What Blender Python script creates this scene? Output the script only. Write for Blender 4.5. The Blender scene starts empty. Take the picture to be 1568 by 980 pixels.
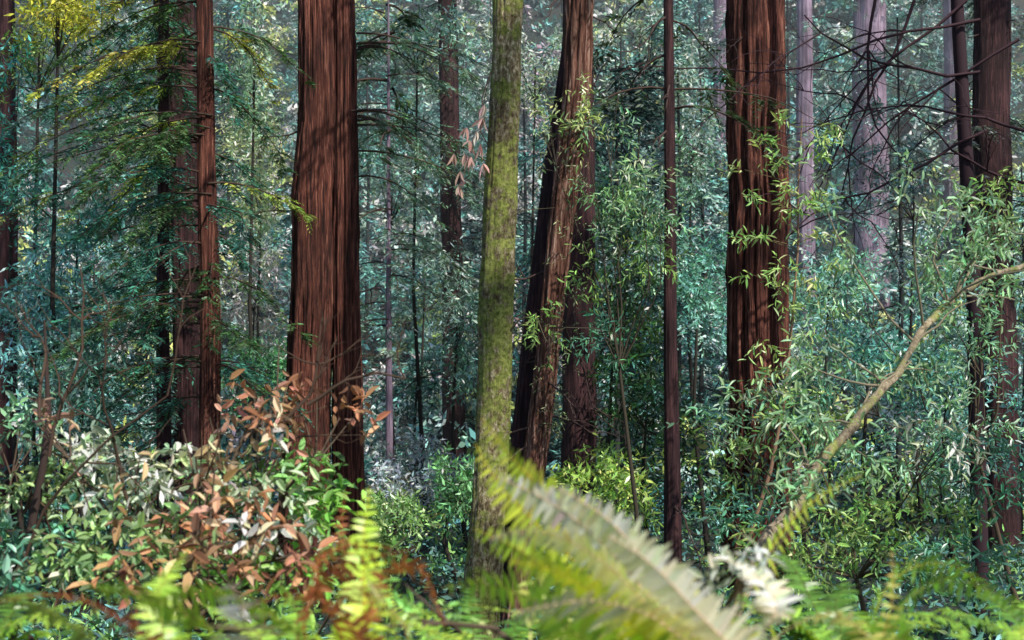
import bpy, math
import numpy as np
from mathutils import Vector
rng=np.random.default_rng(11)
sc=bpy.context.scene
CAMZ=1.7; TK=0.36
def at(px,py,d):
    return np.array([(px/784.0-1)*TK*d, d, CAMZ-(py-490)/784.0*TK*d])
def gh(x,y):
    x=np.asarray(x,float); y=np.asarray(y,float)
    z=np.interp(y,[-60,-10,0,1.6,2.4,4,6,10,15,22,34,45,60,80,110,160,420],[12,.6,.3,.4,.78,.66,-.6,-1.5,-2.1,-2.7,-3.2,-1,8,22,42,60,64])
    n=.12*np.sin(x*.9+y*.35)*np.clip(y/8,.2,1)+.1*np.sin(x*.37-y*.8+1)*np.clip(y/8,.2,1)+.04*np.sin(2.1*x+1.3*y)
    far=np.clip((y-40)/40,0,1)
    return z+n+far*(1.6*np.sin(x*.13+.5)+1.2*np.sin(x*.29+y*.11))
def unit(a): return a/(np.linalg.norm(a,axis=-1,keepdims=True)+1e-9)

# ---------------------------------------------------------------- materials
def newmat(name):
    m=bpy.data.materials.new(name); m.use_nodes=True
    nt=m.node_tree; nt.nodes.clear(); return m,nt
def leaf_mat(name,rough=.45,trans=.35,spec=.4,tint=(1.25,1.3,.6)):
    m,nt=newmat(name); N=nt.nodes; L=nt.links
    o=N.new('ShaderNodeOutputMaterial'); a=N.new('ShaderNodeAttribute'); a.attribute_name='col'
    p=N.new('ShaderNodeBsdfPrincipled'); p.inputs['Roughness'].default_value=rough
    p.inputs['Specular IOR Level'].default_value=spec
    L.new(a.outputs['Color'],p.inputs['Base Color'])
    if trans<=0:
        L.new(p.outputs[0],o.inputs[0]); return m
    t=N.new('ShaderNodeBsdfTranslucent'); mx=N.new('ShaderNodeMixShader'); mx.inputs[0].default_value=trans
    mu=N.new('ShaderNodeVectorMath'); mu.operation='MULTIPLY'; mu.inputs[1].default_value=tint
    L.new(a.outputs['Color'],mu.inputs[0]); L.new(mu.outputs[0],t.inputs['Color'])
    L.new(p.outputs[0],mx.inputs[1]); L.new(t.outputs[0],mx.inputs[2]); L.new(mx.outputs[0],o.inputs[0])
    return m
def bark_mat(name,cols,sc_xy=16,sc_z=1.1,bump=.9,moss=None,mossamt=.5,pos=(.36,.52,.68)):
    m,nt=newmat(name); N=nt.nodes; L=nt.links
    o=N.new('ShaderNodeOutputMaterial'); p=N.new('ShaderNodeBsdfPrincipled'); p.inputs['Roughness'].default_value=.75
    p.inputs['Specular IOR Level'].default_value=.3
    tc=N.new('ShaderNodeTexCoord'); mp=N.new('ShaderNodeMapping'); mp.inputs['Scale'].default_value=(sc_xy,sc_xy,sc_z)
    L.new(tc.outputs['Object'],mp.inputs[0])
    n=N.new('ShaderNodeTexNoise'); n.inputs['Scale'].default_value=1; n.inputs['Detail'].default_value=9; n.inputs['Roughness'].default_value=.76
    n.inputs['Distortion'].default_value=.3
    L.new(mp.outputs[0],n.inputs[0])
    r=N.new('ShaderNodeValToRGB'); e=r.color_ramp.elements
    e[0].position=pos[0]; e[0].color=(*cols[0],1); e[1].position=pos[2]; e[1].color=(*cols[2],1)
    k=e.new(pos[1]); k.color=(*cols[1],1)
    L.new(n.outputs[0],r.inputs[0])
    n2=N.new('ShaderNodeTexNoise'); n2.inputs['Scale'].default_value=1.3; n2.inputs['Detail'].default_value=4
    L.new(tc.outputs['Object'],n2.inputs[0])
    mr=N.new('ShaderNodeMapRange'); mr.inputs[1].default_value=.3; mr.inputs[2].default_value=.7; mr.inputs[3].default_value=.5; mr.inputs[4].default_value=1.4
    L.new(n2.outputs[0],mr.inputs[0])
    mu=N.new('ShaderNodeVectorMath'); mu.operation='SCALE'; L.new(r.outputs[0],mu.inputs[0]); L.new(mr.outputs[0],mu.inputs['Scale'])
    outc=mu.outputs[0]
    if moss:
        n3=N.new('ShaderNodeTexNoise'); n3.inputs['Scale'].default_value=4.5; n3.inputs['Detail'].default_value=10; n3.inputs['Roughness'].default_value=.75
        L.new(tc.outputs['Object'],n3.inputs[0])
        n4=N.new('ShaderNodeTexNoise'); n4.inputs['Scale'].default_value=22; n4.inputs['Detail'].default_value=8; n4.inputs['Roughness'].default_value=.75
        L.new(tc.outputs['Object'],n4.inputs[0])
        mc=N.new('ShaderNodeMix'); mc.data_type='RGBA'; mc.inputs[6].default_value=(*moss[0],1); mc.inputs[7].default_value=(*moss[1],1)
        q4=N.new('ShaderNodeMapRange'); q4.inputs[1].default_value=.38; q4.inputs[2].default_value=.62; L.new(n4.outputs[0],q4.inputs[0])
        L.new(q4.outputs[0],mc.inputs[0])
        r3=N.new('ShaderNodeMapRange'); r3.inputs[1].default_value=.55-mossamt*.2; r3.inputs[2].default_value=.55-mossamt*.2+.08
        L.new(n3.outputs[0],r3.inputs[0])
        m2=N.new('ShaderNodeMix'); m2.data_type='RGBA'; L.new(r3.outputs[0],m2.inputs[0]); L.new(outc,m2.inputs[6]); L.new(mc.outputs[2],m2.inputs[7])
        outc=m2.outputs[2]
    L.new(outc,p.inputs['Base Color'])
    b=N.new('ShaderNodeBump'); b.inputs['Strength'].default_value=bump; b.inputs['Distance'].default_value=.05
    L.new(n.outputs[0],b.inputs['Height']); L.new(b.outputs[0],p.inputs['Normal'])
    L.new(p.outputs[0],o.inputs[0]); return m
M_leaf=leaf_mat('broadleaf',.42,.25,.45)
M_glossy=leaf_mat('bay_leaf',.34,.22,.6,(1.3,1.35,.6))
M_far=leaf_mat('distant_leaf',.5,0,.5)
M_need=leaf_mat('redwood_needles',.45,.25,.4,(1.3,1.25,.5))
M_fern=leaf_mat('fern_frond',.38,.22,.5,(1.3,1.2,.4))
M_dead=leaf_mat('dry_leaf',.5,.25,.35,(1.3,1.0,.8))
M_twig=leaf_mat('twig_wood',.8,0.0,.2)
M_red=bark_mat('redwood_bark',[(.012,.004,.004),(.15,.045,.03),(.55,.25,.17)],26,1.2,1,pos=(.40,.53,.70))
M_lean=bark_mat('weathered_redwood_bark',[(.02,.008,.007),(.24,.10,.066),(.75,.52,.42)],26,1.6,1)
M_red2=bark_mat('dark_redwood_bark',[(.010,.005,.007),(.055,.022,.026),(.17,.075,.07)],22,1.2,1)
M_pale=bark_mat('hazed_grey_bark',[(.13,.09,.13),(.30,.22,.30),(.48,.38,.49)],14,1,.8)  # grey bark lifted to pale lavender, distance haze put into the colour
M_mossy=bark_mat('mossy_bark',[(.05,.03,.015),(.25,.19,.10),(.75,.68,.46)],26,14,1,[(.10,.14,.015),(.46,.50,.13)],.46,(.38,.5,.64))
M_branch=bark_mat('branch_bark',[(.09,.07,.05),(.36,.29,.19),(.68,.6,.45)],30,20,.6,[(.14,.17,.03),(.4,.42,.14)],.2)

# ---------------------------------------------------------------- mesh accumulator (quads)
class Q:
    def __init__(s): s.v=[];s.f=[];s.c=[];s.m=[];s.n=0
    def add(s,V,F,C,mat):
        V=np.asarray(V,float).reshape(-1,3); F=np.asarray(F,int).reshape(-1,4)
        C=np.asarray(C,float)
        if C.ndim==1: C=np.tile(C,(len(V),1))
        s.v.append(V); s.f.append(F+s.n); s.c.append(C); s.m.append(np.full(len(F),mat)); s.n+=len(V)
    def build(s,name,mats,smooth=(0,),origin=(0,0,0)):
        V=np.concatenate(s.v)-np.asarray(origin,float); F=np.concatenate(s.f); C=np.concatenate(s.c); Mi=np.concatenate(s.m)
        me=bpy.data.meshes.new(name); me.vertices.add(len(V)); me.vertices.foreach_set('co',V.astype(np.float32).ravel())
        me.loops.add(len(F)*4); me.loops.foreach_set('vertex_index',F.astype(np.int32).ravel())
        me.polygons.add(len(F)); me.polygons.foreach_set('loop_start',(np.arange(len(F))*4).astype(np.int32))
        me.update(calc_edges=True)
        me.polygons.foreach_set('material_index',Mi.astype(np.int32))
        me.polygons.foreach_set('use_smooth',np.isin(Mi,smooth))
        a=me.attributes.new('col','FLOAT_COLOR','POINT')
        a.data.foreach_set('color',np.concatenate([np.clip(C,0,.85),np.ones((len(C),1))],1).astype(np.float32).ravel())
        for m in mats: me.materials.append(m)
        me.update()
        ob=bpy.data.objects.new(name,me); ob.location=origin; sc.collection.objects.link(ob); return ob

def tube(q,P,R,seg=6,col=(.1,.07,.05),mat=0):
    P=np.asarray(P,float); R=np.asarray(R,float); n=len(P)
    T=unit(np.gradient(P,axis=0)); ref=np.array([.31,.22,.93]) if abs(T[0][2])<.9 else np.array([1.,.1,0])
    U=unit(np.cross(T,ref)); V=np.cross(T,U)
    a=np.linspace(0,2*np.pi,seg,endpoint=False)
    X=P[:,None]+R[:,None,None]*(np.cos(a)[None,:,None]*U[:,None]+np.sin(a)[None,:,None]*V[:,None])
    i=np.arange(n-1)[:,None]*seg; j=np.arange(seg)[None]; j2=(j+1)%seg
    F=np.stack([i+j,i+j2,i+seg+j2,i+seg+j],-1)
    q.add(X,F,np.array(col),mat)
def smoothnoise(z,step,amp):
    z=np.asarray(z); k=np.arange(z.min()-step,z.max()+2*step,step); return np.interp(z,k,rng.normal(size=len(k))*amp)
def trunk(q,path,seg=72,ridges=((13,.05),(23,.03)),rough=.012,flare=.35,dz=.09,mat=0,zfine=8,lump=0):
    P=np.array(path,float); P=P[np.argsort(P[:,2])]
    z=np.concatenate([np.arange(P[0,2],min(zfine,P[-1,2]),dz),np.arange(min(zfine,P[-1,2]),P[-1,2]+.01,.8)])
    x=np.interp(z,P[:,2],P[:,0]); y=np.interp(z,P[:,2],P[:,1]); r=np.interp(z,P[:,2],P[:,3])
    x+=smoothnoise(z,1.1,.05*r.mean()); y+=smoothnoise(z,1.1,.05*r.mean())
    r=r*(1+flare*np.exp(-(z-z[0])/.55))
    if lump: r=r*(1+smoothnoise(z,.4,lump))
    a=np.linspace(0,2*np.pi,seg,endpoint=False)[None,:]
    d=np.zeros((len(z),seg))
    for k,am in ridges:
        ph=smoothnoise(z,.9,.35)[:,None]+rng.uniform(0,6.28); k2=k-(k%2)
        s=np.abs(np.sin(k2*a/2+ph+.7*np.sin(a*2+1.3*ph)))
        d-=am*(1-s)**2.2*(1+smoothnoise(z,.4,.5)[:,None])
    d+=.05*np.sin(2*a+rng.uniform(0,6)+z[:,None]*.2)+.035*np.sin(3*a+1+z[:,None]*.35)
    for st,rr in ((.5,rough),(.2,rough*.6)):
        nz=int((z[-1]-z[0])/st)+3; G=rng.normal(size=(nz,seg)); t=(z-z[0])/st; i0=t.astype(int); f=(t-i0)[:,None]
        d+=rr*((1-f)*G[i0]+f*G[np.minimum(i0+1,nz-1)])
    d+=rng.normal(size=d.shape)*rough*.3
    R=r[:,None]*(1+d)
    X=np.stack([x[:,None]+R*np.cos(a),y[:,None]+R*np.sin(a),np.repeat(z[:,None],seg,1)],-1)
    i=np.arange(len(z)-1)[:,None]*seg; j=np.arange(seg)[None]; j2=(j+1)%seg
    q.add(X,np.stack([i+j,i+j2,i+seg+j2,i+seg+j],-1),np.array([.2,.1,.06]),mat)

def jit(base,n,var=.25,hue=.12):
    b=np.asarray(base,float)
    if b.ndim==1: b=np.tile(b,(n,1))
    return b*np.exp(rng.normal(size=(n,1))*var)*np.exp(rng.normal(size=(n,3))*hue)
def leaves(q,B,D,L,Wd,C,mat,near=False,up=.7):
    n=len(B); D=unit(D); Nn=rng.normal(size=(n,3))*.6; Nn[:,2]+=up
    w=unit(np.cross(D,Nn)); nn=np.cross(w,D)
    L=np.broadcast_to(np.asarray(L,float).reshape(-1,1),(n,1)); Wd=np.broadcast_to(np.asarray(Wd,float).reshape(-1,1),(n,1))
    if not near:
        V=np.stack([B,B+D*L*.42+w*Wd/2,B+D*L,B+D*L*.42-w*Wd/2],1); q.add(V,np.arange(4*n).reshape(-1,4),np.repeat(C,4,0),mat)
    else:
        r=nn*Wd*.22
        V=np.stack([B,B+D*L*.28+w*Wd*.45+r,B+D*L*.68+w*Wd*.42+r-nn*L*.03,B+D*L-nn*L*.13,B+D*L*.68-w*Wd*.42+r-nn*L*.03,B+D*L*.28-w*Wd*.45+r],1)
        b=np.arange(n)[:,None]*6
        q.add(V,np.concatenate([b+[0,1,2,3],b+[0,3,4,5]]),np.repeat(C,6,0),mat)
def spray(q,S,D,ln,K,L,W,C,mat,near=False,conifer=False,twig=None,twigw=.006,droop=.2,up=.7,var=.22):
    M=len(S); D=unit(D); ln=np.broadcast_to(np.asarray(ln,float).reshape(-1,1,1),(M,1,1))
    t=np.linspace(.08,1,K)[None,:,None]
    P=S[:,None]+D[:,None]*ln*t; P[...,2]-=(ln*droop*t*t)[...,0]
    U=unit(np.cross(D,np.array([.05,.1,1.]))); V=np.cross(D,U)
    if conifer:
        sg=np.where(np.arange(K)%2==0,1.,-1.)[None,:,None]
        side=U[:,None]*sg; LD=D[:,None]*.65+side*.8+rng.normal(size=(M,K,3))*.12; LD[...,2]-=.15
        LL=L*(1.15-.75*t)*rng.uniform(.7,1.2,(M,K,1))
    else:
        an=(np.arange(K)*2.4)[None,:,None]+rng.uniform(0,6.28,(M,1,1))
        side=np.cos(an)*U[:,None]+np.sin(an)*V[:,None]
        LD=D[:,None]*.55+side*.8+rng.normal(size=(M,K,3))*.25; LD[...,2]-=.22
        LL=L*rng.uniform(.5,1.25,(M,K,1))
    C=np.asarray(C,float); 
    if C.ndim==1: C=np.tile(C,(M,1))
    CC=jit(np.repeat(C,K,0),M*K,var,.07)
    LLf=LL.reshape(-1,1)
    leaves(q,P.reshape(-1,3),LD.reshape(-1,3),LLf,W*LLf/L,CC,mat,near,up)
    if twig is not None:
        E=P[:,-1]; leaves(q,S,E-S,np.linalg.norm(E-S,axis=1),twigw,jit((.07,.05,.035),M,.3),twig,False,0)
def ell(n,c,r,shell=.5):
    v=unit(rng.normal(size=(n,3))); s=rng.uniform(0,1,(n,1))**(1/3)*(1-shell)+shell*rng.uniform(.75,1.05,(n,1))
    return np.asarray(c)+v*s*np.asarray(r), v
def clump(q,c,r,n,K,L,W,col,mat,ln=.3,near=False,conifer=False,twig=None,twigw=.006,var=.22,shell=.45,droop=.25,cv=.25):
    S,v=ell(n,c,r,shell); D=v+rng.normal(size=(n,3))*.5; D[:,2]-=.05
    cc=jit(col,n,cv,.06)
    spray(q,S-D*ln*.4,D,ln*rng.uniform(.7,1.3,n),K,L,W,cc,mat,near,conifer,twig,twigw,droop,var=var)
def bough(q,s,az,length,rise,droop,r0,ns,K,L,W,col,mat,tw,sl=.4,near=False,t0=.2,wood=(.07,.045,.035)):
    d=np.array([math.cos(az),math.sin(az),0]); t=np.linspace(0,1,8)
    lat=np.array([-d[1],d[0],0]); wob=smoothnoise(t,.3,.05*length)
    def pp(t): return np.asarray(s)+d*length*t[:,None]+np.array([0,0,1])*(rise*t-droop*t*t)[:,None]+lat*np.interp(t,np.linspace(0,1,8),wob)[:,None]
    tube(q,pp(t),r0*(1-.85*t),5,wood,tw)
    ts=rng.uniform(t0,1,ns); sg=rng.choice([-1,1],ns)
    D=d*.6+lat*sg[:,None]*rng.uniform(.3,1,(ns,1))+np.array([0,0,-.35])+rng.normal(size=(ns,3))*.25
    spray(q,pp(ts),D,sl*(1.15-.6*ts)*rng.uniform(.7,1.3,ns),K,L,W,jit(col,ns,.3,.08),mat,near,True,tw,.008,.3)
def wander(p,d,length,n,bend=.3,grav=0):
    pts=[np.asarray(p,float)]; d=unit(np.asarray(d,float))
    for i in range(n):
        d=unit(d+rng.normal(size=3)*bend+np.array([0,0,grav])); pts.append(pts[-1]+d*length/n)
    return np.array(pts),d
def deadbranch(q,p,d,length,r,depth,mat,col,grav=-.03,bend=.2):
    P,_=wander(p,d,length,7,bend,grav); tube(q,P,np.linspace(r,r*.35,8),5,col,mat)
    if depth>0:
        for k in range(rng.integers(3,6)):
            i=rng.integers(2,8); dd=unit(P[min(i,7)]-P[i-1])+rng.normal(size=3)*.7
            deadbranch(q,P[i],dd,length*rng.uniform(.35,.6),r*.5,depth-1,mat,col,grav,bend)

def mkpath(pts,d,H=27,rtop=.25):
    P=[]
    for px,py,w in pts:
        a=at(px,py,d); P.append((a[0],a[1],a[2],w*TK*d/784/2))
    P.sort(key=lambda p:p[2]); b=P[0]; b2=P[1]
    g=float(gh(b[0],b[1]))-.25
    if g<b[2]:
        s=(g-b[2])/(b2[2]-b[2]); P.insert(0,(b[0]+(b2[0]-b[0])*s,b[1],g,b[3]*1.05))
    t=P[-1]; t1=P[-2]; s=(H-t[2])/(t[2]-t1[2]); dx=(t[0]-t1[0])*s; dx=max(-3,min(3,dx))
    P.append((t[0]+dx*.4,t[1],t[2]+(H-t[2])*.45,t[3]*.75)); P.append((t[0]+dx*.7,t[1],H,t[3]*rtop))
    return P
def crown(q,path,z0,n,lmax,col,K=9,ns=10,L=.28,W=.07):
    P=np.array(path); H=P[-1,2]
    for i in range(n):
        z=z0+(H-z0)*((i+rng.uniform())/n); x=np.interp(z,P[:,2],P[:,0]); y=np.interp(z,P[:,2],P[:,1])
        l=lmax*(1.05-.8*(z-z0)/(H-z0))*rng.uniform(.7,1.15)
        bough(q,(x,y,z),rng.uniform(0,6.28),l,l*.1,l*.45,.035,ns,K,L,W,col,1,2,sl=.6)
def stubs(q,path,n,zlo,zhi,mat=2):
    P=np.array(path)
    for i in range(n):
        z=rng.uniform(zlo,zhi); x=np.interp(z,P[:,2],P[:,0]); y=np.interp(z,P[:,2],P[:,1]); r=np.interp(z,P[:,2],P[:,3]); a=rng.uniform(0,6.28)
        d=np.array([math.cos(a),math.sin(a),-.25]); deadbranch(q,np.array([x,y,z])+d*r*.8,d,rng.uniform(.3,1.1),.018,1,mat,(.07,.045,.04),-.08)

# ---------------------------------------------------------------- ground
xs=np.unique(np.concatenate([np.linspace(-300,300,61),np.linspace(-40,40,161)])); ys=np.unique(np.concatenate([np.linspace(-60,420,97),np.linspace(0,100,201)]))
X,Y=np.meshgrid(xs,ys); Z=gh(X,Y)+rng.normal(size=X.shape)*.02
q=Q(); nx=len(xs); i=np.arange(len(ys)-1)[:,None]*nx; j=np.arange(nx-1)[None]
q.add(np.stack([X,Y,Z],-1),np.stack([i+j,i+j+1,i+nx+j+1,i+nx+j],-1),(.1,.08,.05),0)
mg,nt=newmat('forest_floor'); N=nt.nodes; L=nt.links
o=N.new('ShaderNodeOutputMaterial'); p=N.new('ShaderNodeBsdfPrincipled'); p.inputs['Roughness'].default_value=.9
tc=N.new('ShaderNodeTexCoord'); n1=N.new('ShaderNodeTexNoise'); n1.inputs['Scale'].default_value=.6; n1.inputs['Detail'].default_value=10; n1.inputs['Roughness'].default_value=.7
n2=N.new('ShaderNodeTexVoronoi'); n2.inputs['Scale'].default_value=14
L.new(tc.outputs['Object'],n1.inputs[0]); L.new(tc.outputs['Object'],n2.inputs[0])
r=N.new('ShaderNodeValToRGB'); e=r.color_ramp.elements; e[0].position=.4; e[0].color=(.02,.05,.04,1); e[1].position=.75; e[1].color=(.08,.065,.05,1)
L.new(n1.outputs[0],r.inputs[0]); mx=N.new('ShaderNodeMix'); mx.data_type='RGBA'; mx.blend_type='MULTIPLY'; mx.inputs[0].default_value=.6
L.new(r.outputs[0],mx.inputs[6]); L.new(n2.outputs['Color'],mx.inputs[7]); L.new(mx.outputs[2],p.inputs['Base Color'])
b=N.new('ShaderNodeBump'); b.inputs['Distance'].default_value=.05; L.new(n2.outputs['Distance'],b.inputs['Height']); L.new(b.outputs[0],p.inputs['Normal'])
L.new(p.outputs[0],o.inputs[0]); q.build('ground',[mg])

# ---------------------------------------------------------------- main trees
DG=(.045,.085,.04)
def base(p): return tuple(p[0][:3])
q=Q(); d=22
pa=mkpath([(486,0,52),(483,200,58),(479,400,66),(473,560,71),(468,700,78)],d); pb=mkpath([(525,0,36),(527,200,40),(528,400,44),(529,560,46),(530,700,50)],d,25)
pb=[(a,b_+.14,c,r_) for a,b_,c,r_ in pb]
trunk(q,pa,128,((16,.19),(28,.11),(10,.10)),.024); trunk(q,pb,100,((12,.19),(22,.11)),.024)
crown(q,pa,10,16,3,DG); stubs(q,pa,6,0,7)
for k in range(12):
    bough(q,at(545,rng.uniform(0,330),d),rng.uniform(-.5,.9),rng.uniform(1.2,2.6),.2,1.0,.02,18,14,.10,.026,(.15,.27,.18),1,2,.4)
q.build('redwood_tree',[M_red,M_need,M_twig],(0,2),base(pa))
q=Q(); d=23
pc=mkpath([(1158,0,84),(1159,200,88),(1160,400,91),(1161,560,95),(1162,700,102)],d,29)
trunk(q,pc,140,((18,.17),(32,.10),(8,.11)),.022); crown(q,pc,11,16,3,DG); stubs(q,pc,5,0,7)
q.build('redwood_tree',[M_red,M_need,M_twig],(0,2),base(pc))
q=Q(); d=20
pd=mkpath([(313,0,24),(316,200,28),(319,400,31),(320,640,34)],d,22)
trunk(q,pd,64,((12,.14),(20,.08)),.02); crown(q,pd,8.5,10,2.2,DG)
for k in range(66):
    z=rng.uniform(.6,7.8); x=np.interp(z,[p[2] for p in pd],[p[0] for p in pd]); az=rng.choice([rng.uniform(2.2,4.2),rng.uniform(-2.6,-.8),rng.uniform(-.7,.9)],p=[.62,.2,.18])
    g=rng.uniform(); col=(.09,.19,.07) if g<.5 else ((.32,.42,.07) if g<.8 and z>3.5 else (.06,.22,.17))
    if z>5.5 and g>.3: col=(.55,.58,.10)  # high boughs yellower and brighter: sunlight put into the needle colour
    bough(q,(x,d,z),az,rng.uniform(.9,2.8)*(1 if abs(az)>1 else .55),.25,rng.uniform(.6,1.4),.018,24,16,.11,.03,col,1,2,.42)
q.build('redwood_tree',[M_red,M_need,M_twig],(0,2),base(pd))
q=Q(); d=24
pe=mkpath([(268,0,62),(275,200,54),(285,350,44),(288,600,42)],d,24)
trunk(q,pe,60,((14,.12),(22,.08)),.02); crown(q,pe,9,12,2.6,DG)
for k in range(50):
    z=rng.uniform(-1,8); bough(q,(pe[1][0]-.1,d,z),rng.uniform(1.8,5.0),rng.uniform(1.2,3.4),.3,rng.uniform(.8,1.7),.02,24,14,.14,.036,(.06,.2,.16) if rng.uniform()<.65 else (.22,.32,.08),1,2,.5)
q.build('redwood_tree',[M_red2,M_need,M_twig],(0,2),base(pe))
def slim(name,pts,d,mat,H=22,seg=40,cz=9,cn=8,cl=2,col=DG,rid=((10,.09),(18,.05)),nst=6,boughs=0,bz=(1,8),bcol=DG,bs=14):
    q=Q(); p=mkpath(pts,d,H); trunk(q,p,seg,rid,.015,.2); crown(q,p,cz,cn,cl,col,ns=10); stubs(q,p,nst,-1,8)
    for k in range(boughs):
        z=rng.uniform(*bz); x=np.interp(z,[a[2] for a in p],[a[0] for a in p]); bough(q,(x,d,z),rng.uniform(0,6.28),rng.uniform(1,2.4),.2,rng.uniform(.5,1.2),.018,bs,14,.14,.036,bcol,1,2,.5)
    q.build(name,[mat,M_need,M_twig],(0,2),base(p))
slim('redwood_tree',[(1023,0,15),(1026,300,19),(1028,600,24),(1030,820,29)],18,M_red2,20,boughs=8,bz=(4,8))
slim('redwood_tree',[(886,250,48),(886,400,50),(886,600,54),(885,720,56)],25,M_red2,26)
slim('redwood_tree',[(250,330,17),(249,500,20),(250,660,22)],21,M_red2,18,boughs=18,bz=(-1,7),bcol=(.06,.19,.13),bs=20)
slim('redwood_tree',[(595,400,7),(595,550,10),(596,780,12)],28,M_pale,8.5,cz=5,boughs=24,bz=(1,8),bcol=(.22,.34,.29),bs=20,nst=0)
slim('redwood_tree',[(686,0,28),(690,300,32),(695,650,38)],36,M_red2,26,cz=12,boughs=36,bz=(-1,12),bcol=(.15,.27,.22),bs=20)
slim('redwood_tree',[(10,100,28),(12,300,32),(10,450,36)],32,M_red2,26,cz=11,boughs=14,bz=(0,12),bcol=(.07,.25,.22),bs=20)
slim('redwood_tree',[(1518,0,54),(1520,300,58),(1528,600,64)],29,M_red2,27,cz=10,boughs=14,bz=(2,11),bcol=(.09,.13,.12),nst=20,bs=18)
for px,w,dd in [(1332,54,50),(1232,26,48),(1461,36,56),(1104,24,58)]:  # far trees: trunk and bough colours paled to stand for haze
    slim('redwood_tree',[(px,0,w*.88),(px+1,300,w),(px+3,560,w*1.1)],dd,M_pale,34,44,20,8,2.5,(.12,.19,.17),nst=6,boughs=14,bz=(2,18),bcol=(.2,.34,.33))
# leaning redwood
q=Q(); d=18
pl=mkpath([(888,0,46),(884,130,44),(868,260,42),(848,450,38),(833,590,38),(816,720,38)],d,20)
trunk(q,pl,90,((12,.22),(22,.12)),.035,.1); stubs(q,pl,10,0,7)
p2=mkpath([(868,130,34),(848,260,34),(824,450,32),(802,640,36)],d+.5,15); trunk(q,p2,50,((12,.12),),.02,.1,mat=3); crown(q,pl,9,8,2,DG)
for k in range(50):
    t=rng.uniform(0,1); c=at(np.interp(t,[0,1],[890,835])+rng.uniform(-12,28),np.interp(t,[0,1],[150,680]),d-.35)
    clump(q,c,(.15,.15,.2),2,6,.07,.013,(.36,.44,.24),1,.16,twig=2)
q.build('leaning_redwood_tree',[M_lean,M_leaf,M_twig,M_red2],(0,2,3),base(pl))
# mossy trunk
q=Q(); d=14
pm=mkpath([(778,0,44),(775,100,44),(768,230,46),(761,360,48),(757,480,50),(756,600,50),(751,740,51),(744,850,54)],d,16,.5)
trunk(q,pm,80,((6,.04),(10,.03)),.04,.15,.035,zfine=5,lump=.035)
for pts,r in [([(752,230),(735,200),(742,150),(750,120)],.008),([(768,520),(795,490),(820,480),(835,520)],.012),([(770,340),(800,322),(850,318)],.006)]:
    tube(q,[at(a,b,d-.1*i) for i,(a,b) in enumerate(pts)],np.linspace(r,r*.3,len(pts)),6,(.16,.13,.08),2)
for k in range(9):
    z=rng.uniform(7,15.5); x=pm[-2][0]; a=rng.uniform(1,4.5); P,dd=wander((x,d,z),(math.cos(a),math.sin(a),.5),2.2,7,.25); tube(q,P,np.linspace(.05,.01,8),6,(.12,.1,.06),2)
    clump(q,P[-2],(.9,.9,.6),36,8,.11,.035,(.08,.13,.04),1,.3,twig=2)
q.build('mossy_tanoak_tree',[M_mossy,M_glossy,M_twig],(0,2),base(pm))

# ---------------------------------------------------------------- background woodland
q=Q(); cols=[(.14,.38,.34),(.09,.28,.26),(.30,.52,.46),(.46,.62,.54),(.50,.62,.18),(.015,.05,.045),(.52,.48,.50)]  # pale tones put haze into the leaf colour, near-black one the shaded depth
for k in range(900):
    y=33+72*rng.uniform()**1.05; x=rng.uniform(-.43,.43)*y; r=rng.uniform(.6,2.0)*(.7+y/95)
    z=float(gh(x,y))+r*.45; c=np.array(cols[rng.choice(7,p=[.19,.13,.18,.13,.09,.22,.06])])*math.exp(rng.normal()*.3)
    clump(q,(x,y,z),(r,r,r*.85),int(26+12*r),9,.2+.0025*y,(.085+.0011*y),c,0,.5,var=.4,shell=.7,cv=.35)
q.build('hillside_shrub_foliage',[M_far],())
q=Q()
for k in range(50):
    y=rng.uniform(32,70); x=rng.uniform(-.42,.42)*y; g=float(gh(x,y)); H=rng.uniform(5,14); 
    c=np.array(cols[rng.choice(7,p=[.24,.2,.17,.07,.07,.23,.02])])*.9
    tube(q,[(x,y,g-.2),(x+.1,y,g+H*.5),(x,y,g+H)],[.08,.05,.02],7,(.04,.045,.045),1)
    for m in range(int(H*2.6)):
        z=g+rng.uniform(.05,1)*H; l=2.6*(1.1-.75*(z-g)/H)*rng.uniform(.6,1.1)
        a=rng.uniform(0,6.28); dd=np.array([math.cos(a),math.sin(a),0]); t=rng.uniform(.1,1,16)[:,None]
        S=np.array([x,y,z])+dd*l*t; S[:,2]-=(.35*l*t*t)[:,0]
        D=dd*.6+rng.normal(size=(16,3))*.45; D[:,2]-=.3
        spray(q,S,D,.7,10,.24,.07,jit(c,16,.3,.08),0,conifer=True,var=.35,droop=.3)
        tube(q,[(x,y,z),tuple(np.array([x,y,z-.35*l])+dd*l)],[.02,.006],4,(.04,.045,.045),1)
q.build('background_conifer_foliage',[M_far,M_twig],(1,))

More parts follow.
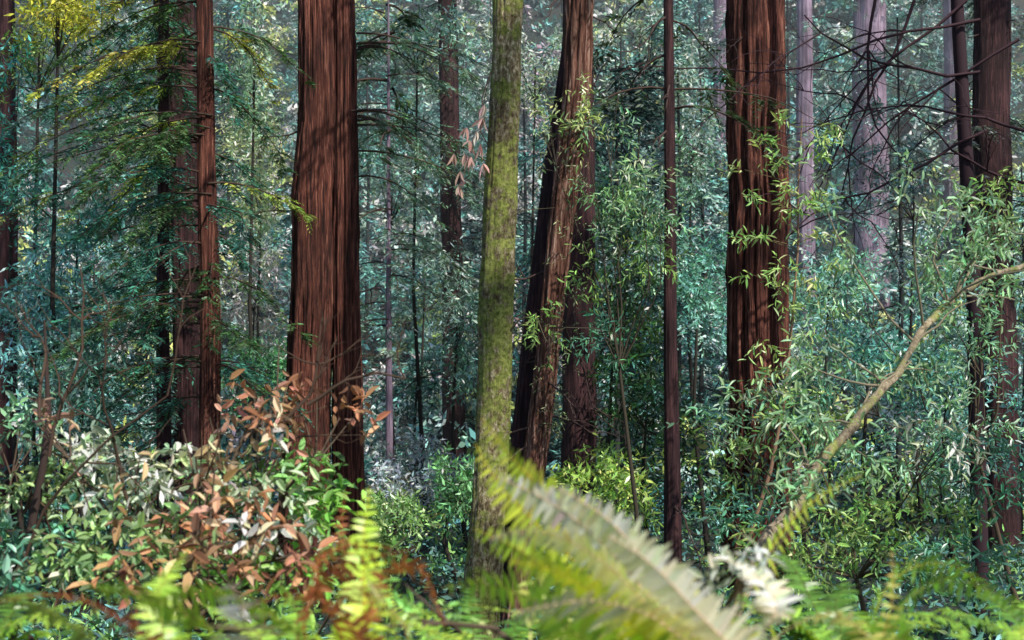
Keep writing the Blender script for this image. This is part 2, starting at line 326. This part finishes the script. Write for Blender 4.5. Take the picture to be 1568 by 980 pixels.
q=Q()  # palest clump colours below include haze and the brightness of sunlit foliage
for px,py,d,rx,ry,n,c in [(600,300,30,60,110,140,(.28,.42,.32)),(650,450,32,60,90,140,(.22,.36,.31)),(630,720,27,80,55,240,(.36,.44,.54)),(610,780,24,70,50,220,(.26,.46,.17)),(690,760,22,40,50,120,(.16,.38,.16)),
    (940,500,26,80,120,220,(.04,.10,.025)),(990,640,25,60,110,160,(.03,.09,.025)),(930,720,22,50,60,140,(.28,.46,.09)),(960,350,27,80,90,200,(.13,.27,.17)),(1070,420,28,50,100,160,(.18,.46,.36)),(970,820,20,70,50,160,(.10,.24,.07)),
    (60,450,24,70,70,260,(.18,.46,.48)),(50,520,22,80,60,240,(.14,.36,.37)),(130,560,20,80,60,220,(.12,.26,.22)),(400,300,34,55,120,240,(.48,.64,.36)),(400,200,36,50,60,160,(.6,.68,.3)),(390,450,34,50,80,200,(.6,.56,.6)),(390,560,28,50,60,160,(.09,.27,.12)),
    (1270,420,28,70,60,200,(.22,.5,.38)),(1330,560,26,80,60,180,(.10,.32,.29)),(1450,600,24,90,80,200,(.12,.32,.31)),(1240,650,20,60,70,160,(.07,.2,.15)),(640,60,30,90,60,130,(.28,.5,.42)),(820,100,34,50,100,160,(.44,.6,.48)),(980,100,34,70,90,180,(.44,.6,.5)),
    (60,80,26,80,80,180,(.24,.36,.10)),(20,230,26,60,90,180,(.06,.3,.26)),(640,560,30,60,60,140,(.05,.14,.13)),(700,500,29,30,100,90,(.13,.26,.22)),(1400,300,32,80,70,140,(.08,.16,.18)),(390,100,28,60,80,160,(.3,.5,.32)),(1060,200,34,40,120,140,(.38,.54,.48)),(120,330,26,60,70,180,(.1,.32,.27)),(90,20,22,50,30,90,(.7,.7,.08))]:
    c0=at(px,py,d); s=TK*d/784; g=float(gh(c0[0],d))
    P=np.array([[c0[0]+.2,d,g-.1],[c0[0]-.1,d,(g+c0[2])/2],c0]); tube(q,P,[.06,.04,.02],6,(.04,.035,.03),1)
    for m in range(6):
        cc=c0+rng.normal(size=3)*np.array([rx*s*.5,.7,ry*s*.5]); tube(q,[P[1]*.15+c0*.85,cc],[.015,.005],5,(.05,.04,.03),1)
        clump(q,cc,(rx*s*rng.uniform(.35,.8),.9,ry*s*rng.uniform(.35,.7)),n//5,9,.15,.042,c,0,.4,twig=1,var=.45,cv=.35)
q.build('understory_tree_foliage',[M_glossy,M_twig],(1,))

# ---------------------------------------------------------------- bay laurels
def shrub(name,base_pt,blobs,mats,stem=(.11,.08,.055),L=.085,W=.022,K=9,ln=.26,near=True,var=.38,dens=1.,cv=.3):
    q=Q(); b0=np.array([base_pt[0],base_pt[1],float(gh(*base_pt))-.1])
    me=np.mean([b_[0] for b_ in blobs],0); me=b0*.35+me*.65; tube(q,[b0,b0*.5+me*.5+rng.normal(size=3)*.06,me],[.035,.028,.018],8,stem,2)
    for (c,r,n,col,mt) in blobs:
        n=max(3,int(n*dens))
        c=np.asarray(c); mid=me*.45+c*.55+rng.normal(size=3)*.12; mid[2]-=.05
        st=b0*.5+me*.5 if c[2]<me[2] else me
        tube(q,[st,st*.6+mid*.4+rng.normal(size=3)*.05,mid,c],[.014,.011,.008,.004],6,stem,2)
        for m in range(4):
            e=c+rng.normal(size=3)*np.asarray(r)*.7; tube(q,[mid*.4+c*.6,(mid+e)/2*.4+c*.6*.5+e*.3,e],[.006,.004,.002],5,stem,2)
        clump(q,c,r,n,K,L,W,col,mt,ln,near,twig=2,twigw=.005,var=var,shell=.3,cv=cv)
    q.build(name,mats,(2,),tuple(b0))
def bl(px,py,d,rx,ry,n,col,mt=0):
    s=TK*d/784; return (at(px,py,d),(rx*s,min(rx,ry)*s*.9+.1,ry*s),n,col,mt)
G1=(.27,.44,.13); G2=(.32,.58,.34); G3=(.10,.27,.18)
mm=[M_glossy,M_dead,M_twig]
shrub('bay_laurel_bush',(3.0,11.5),[bl(1130,700,12,70,70,60,G1),bl(1100,640,12,50,40,36,G2),bl(1230,640,11.5,60,50,46,G1),bl(1280,760,11,80,60,70,G1),bl(1400,700,11,80,60,70,G2),bl(1500,720,10.5,80,70,70,G3),bl(1120,800,11,60,50,46,G3),
  bl(1340,840,10,90,60,70,G1),bl(1480,860,9.5,90,60,70,G3),bl(1200,860,9,80,50,50,G1),bl(1420,780,10.5,80,50,60,G1),bl(1180,600,12,50,30,26,(.42,.58,.28)),bl(1440,680,9.5,70,50,20,(.6,.7,.5))],mm,dens=.58)
shrub('bay_laurel_bush',(5.2,13.5),[bl(1500,520,13,80,60,66,G2),bl(1400,560,13,60,50,46,G3),bl(1520,400,13,60,60,50,G2),bl(1540,310,13,50,50,44,(.36,.54,.18)),bl(1440,460,13,60,50,46,(.18,.42,.3)),bl(1300,600,13,60,40,36,G3),bl(1480,640,12.5,80,50,56,G2),bl(1300,460,14,60,40,36,G2)],mm,dens=.55)
q=Q(); d=16; P=[at(a,b,d) for a,b in [(1145,830),(1180,720),(1200,620),(1212,500),(1222,380),(1222,290),(1228,180)]]
P=[np.array([P[0][0]-.15,d,float(gh(P[0][0],d))-.1])]+P; tube(q,P,np.linspace(.03,.006,len(P)),7,(.28,.17,.11),2)
for py in [180,215,250,285,320,360,400,430,480,520,560,610]:
    for s_ in (-1,1):
        c=at(1220+s_*rng.uniform(10,60),py+rng.uniform(-12,12),d-.1); st=at(1218-(py-200)*.03,py+15,d); tube(q,[st,c],[.006,.002],5,(.2,.16,.08),2)
        clump(q,c,(.16,.2,.05),4,8,.12,.026,(.42,.6,.22),0,.2,True,twig=2)
for c0 in [(1140,260),(1140,300),(1150,360),(1150,420)]:
    c=at(*c0,d); tube(q,[at(1215,c0[1]+20,d),c],[.005,.002],5,(.2,.16,.08),2); clump(q,c,(.26,.2,.04),3,8,.12,.026,(.42,.6,.22),0,.2,True,twig=2)
q.build('bay_laurel_sapling',mm,(2,),tuple(P[0]))
q=Q(); pts=[(1110,985,7.0),(1170,830,7.2),(1215,775,7.4),(1265,700,7.7),(1320,630,8),(1375,570,8.3),(1410,510,8.5),(1460,455,8.8),(1510,425,9),(1568,405,9.2),(1660,360,9.5)]
P=np.array([at(*a) for a in pts]); g0=P[0]+np.array([-.25,0,0]); g0[2]=float(gh(g0[0],g0[1]))-.15; P=np.vstack([g0,P])
tt=np.linspace(0,len(P)-1,50); PP=np.stack([np.interp(tt,range(len(P)),P[:,k]) for k in range(3)],1)+rng.normal(size=(50,3))*.007
tube(q,PP,np.linspace(.036,.013,50)*(1+.12*rng.normal(size=50)),10,(.3,.27,.15),0)
for k in range(22):
    i=rng.integers(16,50); dd=rng.normal(size=3)+np.array([.2,.3,.7]); Q1,_=wander(PP[i],dd,rng.uniform(.5,1.3),6,.25,-.04); tube(q,Q1,np.linspace(.009,.002,7),5,(.26,.22,.15),2)
    for c in Q1[3:]: clump(q,c,(.15,.15,.1),3,8,.075,.018,(.34,.56,.32),1,.18,True,twig=2)
q.build('arching_bay_laurel_tree',[M_branch,M_glossy,M_twig],(0,2),tuple(g0))
shrub('bay_laurel_tree',(1.6,17),[bl(930,300,17,50,40,40,(.3,.5,.24)),bl(980,270,17,50,30,36,(.4,.58,.34)),bl(960,350,17,60,40,44,(.26,.45,.24)),bl(1000,400,17,40,40,30,G1),bl(900,420,17,40,50,30,G1),bl(890,180,16.5,30,70,34,(.48,.6,.24)),bl(930,520,17,50,50,40,G3),bl(930,200,17.5,40,50,26,G2),bl(830,200,17,20,90,26,(.48,.6,.34)),bl(1010,330,17,40,30,26,G2),bl(830,500,16.5,30,60,24,G1)],mm,L=.11,W=.024,dens=.55,stem=(.06,.05,.035))

q=Q()
for px,py,dx,dz,l in [(1500,30,-1,-.35,4),(1500,110,-1,-.2,3.4),(1510,200,-1,-.45,3.5),(1560,60,-.8,-.7,3),(1480,0,-1,-.6,4),(1400,0,-.5,-.9,3),(1568,200,-.6,.1,2.5),(1340,0,-.3,-1,2.6),(1568,280,-1,.3,2)]:
    deadbranch(q,at(px,py,20),(dx,-.1,dz),l,.026,2,0,(.05,.025,.032),-.04,.16)
tube(q,[(6.6,20,float(gh(6.6,20))-.1),(6.5,20,2),(6.3,20.1,6),(6.2,20.2,9),(6.2,20.2,13)],[.12,.11,.09,.07,.02],10,(.04,.022,.028),0)
q.build('dead_branched_tree',[M_twig],(0,))

# ---------------------------------------------------------------- left brown-leaf shrub
BR=(.50,.26,.14); BR2=(.62,.40,.27); BL=(.27,.42,.17); BW=(.46,.6,.42)
shrub('tanoak_bush',(-1.9,6.9),[bl(430,620,6.6,70,45,12,BR,1),bl(380,650,6.5,90,40,12,BR2,1),bl(440,590,6.8,50,40,6,BR,1),bl(520,640,6.8,50,30,5,BR,1),bl(300,700,6.2,70,45,9,BR2,1),bl(340,780,5.8,70,60,13,BR,1),bl(390,820,5.4,60,45,14,BR2,1),bl(250,790,5.8,60,40,7,BR,1),bl(190,860,5.2,50,30,5,BR,1),bl(60,640,6.6,50,40,5,BR2,1),bl(320,860,5.2,60,40,9,BR,1),bl(460,850,5.2,50,30,6,BR,1),
   bl(220,720,6.6,100,50,36,BW,0),bl(330,740,6.6,100,50,30,BL,0),bl(460,720,6.8,60,50,24,(.22,.46,.13),0),bl(480,790,6.6,60,50,26,(.22,.46,.09),0),bl(180,820,6,90,50,30,BL,0),bl(420,880,5.6,90,40,26,(.2,.42,.07),0),bl(560,850,6,60,40,18,(.2,.42,.09),0),bl(280,860,5.6,90,50,22,BL,0),bl(420,780,6.2,80,60,22,BW,0)],mm,L=.08,W=.03,K=7,ln=.2,dens=.8,cv=.45)
shrub('huckleberry_bush',(-3.0,7.8),[bl(60,740,7.2,80,50,36,BL,0),bl(60,810,6.6,90,50,36,G3,0),bl(140,690,7.4,80,40,30,BW,0),bl(30,660,8,50,50,24,G2,0),bl(110,860,6,100,50,32,BL,0),bl(20,890,5.6,60,40,18,G3,0)],mm,L=.065,W=.028,K=8,ln=.2,stem=(.09,.06,.04),dens=.75,cv=.45)
q=Q(); 
for a,b_,dx,dz,l in [(75,700,0,1,.9),(60,640,.05,1,.6),(30,880,.3,1,1.1),(150,900,.4,.8,.9),(260,860,.5,.7,.8),(440,640,.2,.8,.5),(470,620,.9,.5,.5),(200,780,-.3,1,.7)]:
    deadbranch(q,at(a,b_,6.4),(dx,0,dz),l,.010,2,0,(.08,.05,.035),0,.2)
s0=at(60,900,7); tube(q,[(s0[0],7,float(gh(s0[0],7))-.1),at(40,850,7),at(65,720,7),at(75,640,7),at(68,490,7)],[.03,.026,.02,.016,.005],7,(.06,.04,.035),0)
q.build('bare_twig_shrub',[M_twig],(0,))
q=Q(); P=[at(a,b_,13.7) for a,b_ in [(752,110),(738,150),(742,185),(728,215),(712,260),(703,300)]]; tube(q,P,np.linspace(.007,.002,6),5,(.2,.13,.1),1)
for a,b_ in [(742,160),(730,200),(720,215),(712,235),(705,262),(702,285),(735,220),(695,235),(740,250),(715,195),(740,180),(722,240)]:
    c=at(a,b_,13.7); S=np.tile(c,(5,1)); D=rng.normal(size=(5,3))*.4+[0,0,-1]; leaves(q,S,D,rng.uniform(.10,.17,5),.03,jit((.62,.42,.36),5,.25,.06),0,True)
q.build('dried_tanoak_twig',[M_dead,M_twig],(1,),tuple(P[0]))

# ---------------------------------------------------------------- ferns
def frond(q,P,plen,npair=30,col=(.16,.28,.05),mat=0,side=None,var=.2):
    P=np.asarray(P,float); s=np.concatenate([[0],np.cumsum(np.linalg.norm(np.diff(P,axis=0),axis=1))]); s/=s[-1]
    tt=np.linspace(0,1,40); C=np.stack([np.interp(tt,s,P[:,k]) for k in range(3)],1)
    for _ in range(5): C[1:-1]=(C[:-2]+C[1:-1]*2+C[2:])/4
    tube(q,C,np.linspace(.003,.0007,40),5,np.array(col)*np.array([.9,.6,.6]),1)
    t=np.linspace(.12,.985,npair); B=np.stack([np.interp(t,tt,C[:,k]) for k in range(3)],1); T=unit(np.gradient(B,axis=0))
    sd=np.array(side,float) if side is not None else None
    U=np.cross(T,[0,0,1.]) if sd is None else np.tile(sd,(npair,1))
    U=unit(U-T*np.sum(U*T,1,keepdims=True)); Nn=np.cross(U,T); Nn*=np.sign(Nn[:,2:3]+1e-6)
    env=np.clip(np.sin(np.pi*(.18+.80*t**.9))**.8,0.08,1)[:,None]*plen
    for sg in (-1,1):
        D=unit(U*sg+T*.32+Nn*rng.uniform(-.1,.3)+rng.normal(size=B.shape)*.10); L_=env*rng.uniform(.85,1.1,(npair,1)); Wd=np.minimum(.010+plen*.05,L_*.35)*.95
        side_=unit(np.cross(Nn+rng.normal(size=Nn.shape)*.2,D)); cc=jit(col,npair,var,.06)
        ts=[0,.12,.4,.72,1]; wd=[.55,1,.9,.6,.06]; rows=[]; dr=rng.uniform(.1,.4,(npair,1))
        for a_,b_ in zip(ts,wd):
            c=B+D*L_*a_-np.array([0,0,1])*L_*dr*a_*a_; rows.append(c+side_*Wd*b_*.5); rows.append(c-side_*Wd*b_*.5)
        V=np.stack(rows,1); b=np.arange(npair)[:,None]*10
        q.add(V,np.concatenate([b+[2*k,2*k+1,2*k+3,2*k+2] for k in range(4)]),np.repeat(cc,10,0),mat)
def fern(name,x,y,n,l,cols,plen=.08,mats=None,lift=1.):
    q=Q(); g=float(gh(x,y)); c=np.array([x,y,g])
    for k in range(n):
        a=k*2.4+rng.uniform(-.3,.3); L_=l*rng.uniform(.7,1.1); d=np.array([math.cos(a),math.sin(a),0]); t=np.linspace(0,1,7)[:,None]
        P=c+d*L_*.75*t**1.2+np.array([0,0,1.])*L_*lift*(1.15*t-.62*t*t*rng.uniform(.8,1.3))+rng.normal(size=(7,3))*.01
        frond(q,P,plen*rng.uniform(.8,1.1),38,cols[rng.integers(len(cols))],0)
    q.build(name,mats or [M_fern,M_twig],(1,),tuple(c))
FG=[(.22,.42,.05),(.34,.54,.07),(.12,.26,.04)]; FB=[(.64,.78,.14),(.76,.84,.34),(.4,.62,.07)]; FD=[(.46,.18,.07),(.32,.12,.05)]  # FB: fern greens brightened, strong sun put into the colour
def keyfern(name,x,y,fr,mats=None):
    q=Q(); b0=np.array([x,y,float(gh(x,y))])
    for pts,plen,col,np_,side in fr:
        P=[at(*p) for p in pts]; P=[b0,b0*.55+P[0]*.45+np.array([0,0,.03])]+P
        frond(q,P,plen,np_,col,0,side)
    q.build(name,mats or [M_fern,M_twig],(1,),tuple(b0))
Yl=(.68,.84,.08); Wt=(.85,.85,.62); S1=(.5,-.35,.8); S2=(0,-.7,.7)  # Wt: frond colour paled to near-white for overexposed sunlight
keyfern('sword_fern',.62,2.5,[
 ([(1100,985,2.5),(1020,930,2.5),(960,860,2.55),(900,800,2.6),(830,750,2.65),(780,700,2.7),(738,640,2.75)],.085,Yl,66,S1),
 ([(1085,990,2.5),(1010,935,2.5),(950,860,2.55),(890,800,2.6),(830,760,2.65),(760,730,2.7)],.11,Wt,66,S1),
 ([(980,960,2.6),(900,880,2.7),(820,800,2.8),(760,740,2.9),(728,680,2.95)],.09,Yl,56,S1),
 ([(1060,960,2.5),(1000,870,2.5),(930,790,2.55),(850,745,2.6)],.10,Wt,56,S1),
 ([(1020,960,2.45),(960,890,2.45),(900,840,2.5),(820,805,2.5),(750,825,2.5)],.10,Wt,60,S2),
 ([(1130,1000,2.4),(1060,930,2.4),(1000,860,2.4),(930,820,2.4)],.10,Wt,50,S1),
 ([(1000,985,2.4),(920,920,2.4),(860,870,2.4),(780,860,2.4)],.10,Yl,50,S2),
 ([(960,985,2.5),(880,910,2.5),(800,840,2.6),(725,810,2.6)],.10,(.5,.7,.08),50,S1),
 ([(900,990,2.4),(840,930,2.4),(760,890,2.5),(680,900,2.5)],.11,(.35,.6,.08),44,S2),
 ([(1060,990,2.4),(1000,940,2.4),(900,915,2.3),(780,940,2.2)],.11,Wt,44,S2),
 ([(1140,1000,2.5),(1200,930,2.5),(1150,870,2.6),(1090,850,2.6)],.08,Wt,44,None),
 ([(1150,900,3.2),(1190,820,3.3),(1250,760,3.4),(1320,728,3.5)],.055,(.44,.56,.08),44,(-.5,-.3,.8)),
])
keyfern('sword_fern',-.55,2.6,[
 ([(385,1000,2.2),(378,950,2.15),(352,892,2.1)],.13,(.85,.85,.6),28,(1,.1,-.1)),
 ([(560,960,2.7),(555,880,2.75),(556,820,2.8),(566,745,2.85)],.075,(.55,.8,.06),40,(1,.1,-.05)),
 ([(250,980,2.6),(240,900,2.7),(290,840,2.8)],.07,(.4,.6,.08),40,None),
 ([(150,985,2.5),(60,925,2.5),(-20,915,2.5)],.09,(.3,.45,.13),40,S2),
 ([(480,985,2.5),(400,930,2.5),(300,900,2.6),(200,930,2.6)],.08,(.3,.5,.09),40,S2),
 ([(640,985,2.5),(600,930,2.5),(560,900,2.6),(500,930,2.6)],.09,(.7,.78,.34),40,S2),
 ([(330,960,2.5),(240,920,2.5),(120,895,2.6)],.08,(.26,.42,.07),40,S2)])
keyfern('dried_fern',-.3,2.9,[
 ([(560,930,2.8),(530,870,2.85),(520,800,2.9),(530,750,2.9)],.045,FD[0],36,(1,0,0)),
 ([(560,960,2.6),(590,860,2.6),(650,860,2.6),(680,960,2.6)],.065,FD[0],38,S2),
 ([(520,960,2.6),(470,880,2.6),(510,830,2.65),(600,840,2.65)],.06,FD[0],38,S2),
 ([(460,960,2.6),(480,890,2.6),(560,855,2.6),(640,840,2.6)],.06,FD[1],38,S2),
 ([(560,980,2.45),(520,930,2.45),(450,900,2.45),(380,930,2.45)],.06,FD[0],38,S2),
 ([(200,960,2.35),(140,915,2.35),(60,905,2.35),(-10,925,2.35)],.05,FD[0],38,S2)],[M_dead,M_twig])
keyfern('sword_fern',1.3,2.8,[
 ([(1330,970,2.9),(1350,900,3.),(1400,860,3.05),(1470,860,3.1),(1540,940,3.1)],.08,(.34,.56,.1),48,S2),
 ([(1350,980,2.8),(1380,920,2.85),(1440,880,2.9),(1520,900,2.9),(1600,960,2.9)],.08,(.24,.45,.09),48,S2),
 ([(1340,990,2.8),(1370,930,2.8),(1365,840,2.85)],.05,(.5,.5,.12),36,(1,.1,0)),
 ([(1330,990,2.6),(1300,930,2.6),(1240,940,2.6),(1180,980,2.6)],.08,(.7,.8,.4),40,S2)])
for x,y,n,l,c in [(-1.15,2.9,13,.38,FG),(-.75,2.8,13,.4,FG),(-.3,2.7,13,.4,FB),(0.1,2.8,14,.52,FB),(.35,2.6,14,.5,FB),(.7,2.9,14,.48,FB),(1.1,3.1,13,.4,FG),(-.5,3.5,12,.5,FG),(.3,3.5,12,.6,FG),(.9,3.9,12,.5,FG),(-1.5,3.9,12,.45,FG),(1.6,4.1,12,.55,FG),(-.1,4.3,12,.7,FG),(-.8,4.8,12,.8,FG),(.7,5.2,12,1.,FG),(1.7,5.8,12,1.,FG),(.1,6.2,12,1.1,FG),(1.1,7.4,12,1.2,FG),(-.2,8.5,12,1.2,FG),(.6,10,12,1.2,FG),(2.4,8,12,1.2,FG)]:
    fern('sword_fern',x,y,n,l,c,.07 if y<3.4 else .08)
fern('dried_fern',-.25,2.9,9,.5,FD,.05,[M_dead,M_twig])
shrub('salal_bush',(.85,3.1),[bl(1150,870,3.1,60,50,9,(.7,.8,.7),0),bl(900,940,3,90,40,14,(.75,.82,.22),0),bl(1060,970,2.8,80,30,10,(.8,.84,.5),0),bl(640,950,3.2,90,40,12,(.24,.5,.12),0)],mm,L=.045,W=.015,K=8,ln=.1)  # near-white leaf colours carry the strong foreground sun
q=Q(); n=4600; y=5+33*rng.uniform(size=n)**.8; x=rng.uniform(-.45,.45,n)*y; S=np.stack([x,y,gh(x,y)+.02],1); D=rng.normal(size=(n,3)); D[:,2]=np.abs(D[:,2])+.7
cc=np.array([(.05,.16,.06),(.12,.28,.2),(.2,.38,.10),(.10,.24,.23)])[rng.choice(4,n)]
spray(q,S,D,.65,10,.17,.055,cc,0,var=.4); q.build('forest_floor_plants',[M_far],())

for x,y,r,H in [(12,1,.5,32),(13,10,.5,32),(17,5,.5,34),(-6,8,.4,26),(15,24,.6,34)]:  # unseen redwoods beyond the frame, added to dapple the midground with shade
    q=Q(); g=float(gh(x,y)); p=[(x,y,g-.3,r),(x,y,g+8,r*.8),(x+.1,y,H*.6,r*.5),(x,y,H,r*.1)]; trunk(q,p,32,((12,.08),),.01,zfine=1,dz=.3)
    crown(q,p,8,24,3.4,DG,K=8,ns=14,L=.4,W=.12); q.build('redwood_tree',[M_red,M_need,M_twig],(0,2),(x,y,g))

# valley mist up the hillside (real volume)
mv,nt=newmat('forest_mist'); vs=nt.nodes.new('ShaderNodeVolumeScatter'); vs.inputs['Color'].default_value=(.84,.93,1,1); vs.inputs['Density'].default_value=.0038
oo=nt.nodes.new('ShaderNodeOutputMaterial'); nt.links.new(vs.outputs[0],oo.inputs['Volume'])
bpy.ops.mesh.primitive_cube_add(size=1,location=(0,115,15)); mo=bpy.context.object; mo.name='forest_mist'; mo.scale=(260,166,60); mo.data.materials.append(mv)

# ---------------------------------------------------------------- light
EL,AZ=math.radians(50),math.radians(140)
w=bpy.data.worlds.new('World'); sc.world=w; w.use_nodes=True; nt=w.node_tree; bg=nt.nodes['Background']
sk=nt.nodes.new('ShaderNodeTexSky'); sk.sky_type='NISHITA'; sk.sun_disc=False; sk.sun_elevation=EL; sk.sun_rotation=AZ
nt.links.new(sk.outputs[0],bg.inputs[0]); bg.inputs[1].default_value=.13
l=bpy.data.lights.new('sun','SUN'); l.energy=5; l.angle=math.radians(.5); l.color=(1,.94,.84)
so=bpy.data.objects.new('sun',l); sc.collection.objects.link(so)
dv=Vector((math.sin(AZ)*math.cos(EL),math.cos(AZ)*math.cos(EL),math.sin(EL))); so.rotation_euler=dv.to_track_quat('Z','Y').to_euler(); so.location=(20,0,30)
cam=bpy.data.cameras.new('camera'); co=bpy.data.objects.new('camera',cam); sc.collection.objects.link(co)
co.location=(0,0,CAMZ); co.rotation_euler=(math.radians(90),0,0); cam.lens=50; cam.sensor_width=36; cam.clip_end=1000
cam.dof.use_dof=True; cam.dof.focus_distance=16; cam.dof.aperture_fstop=4
sc.camera=co
sc.view_settings.view_transform='Standard'; sc.view_settings.look='None'; sc.view_settings.exposure=0
print('quads',sum(len(o.data.polygons) for o in bpy.data.objects if o.type=='MESH'))
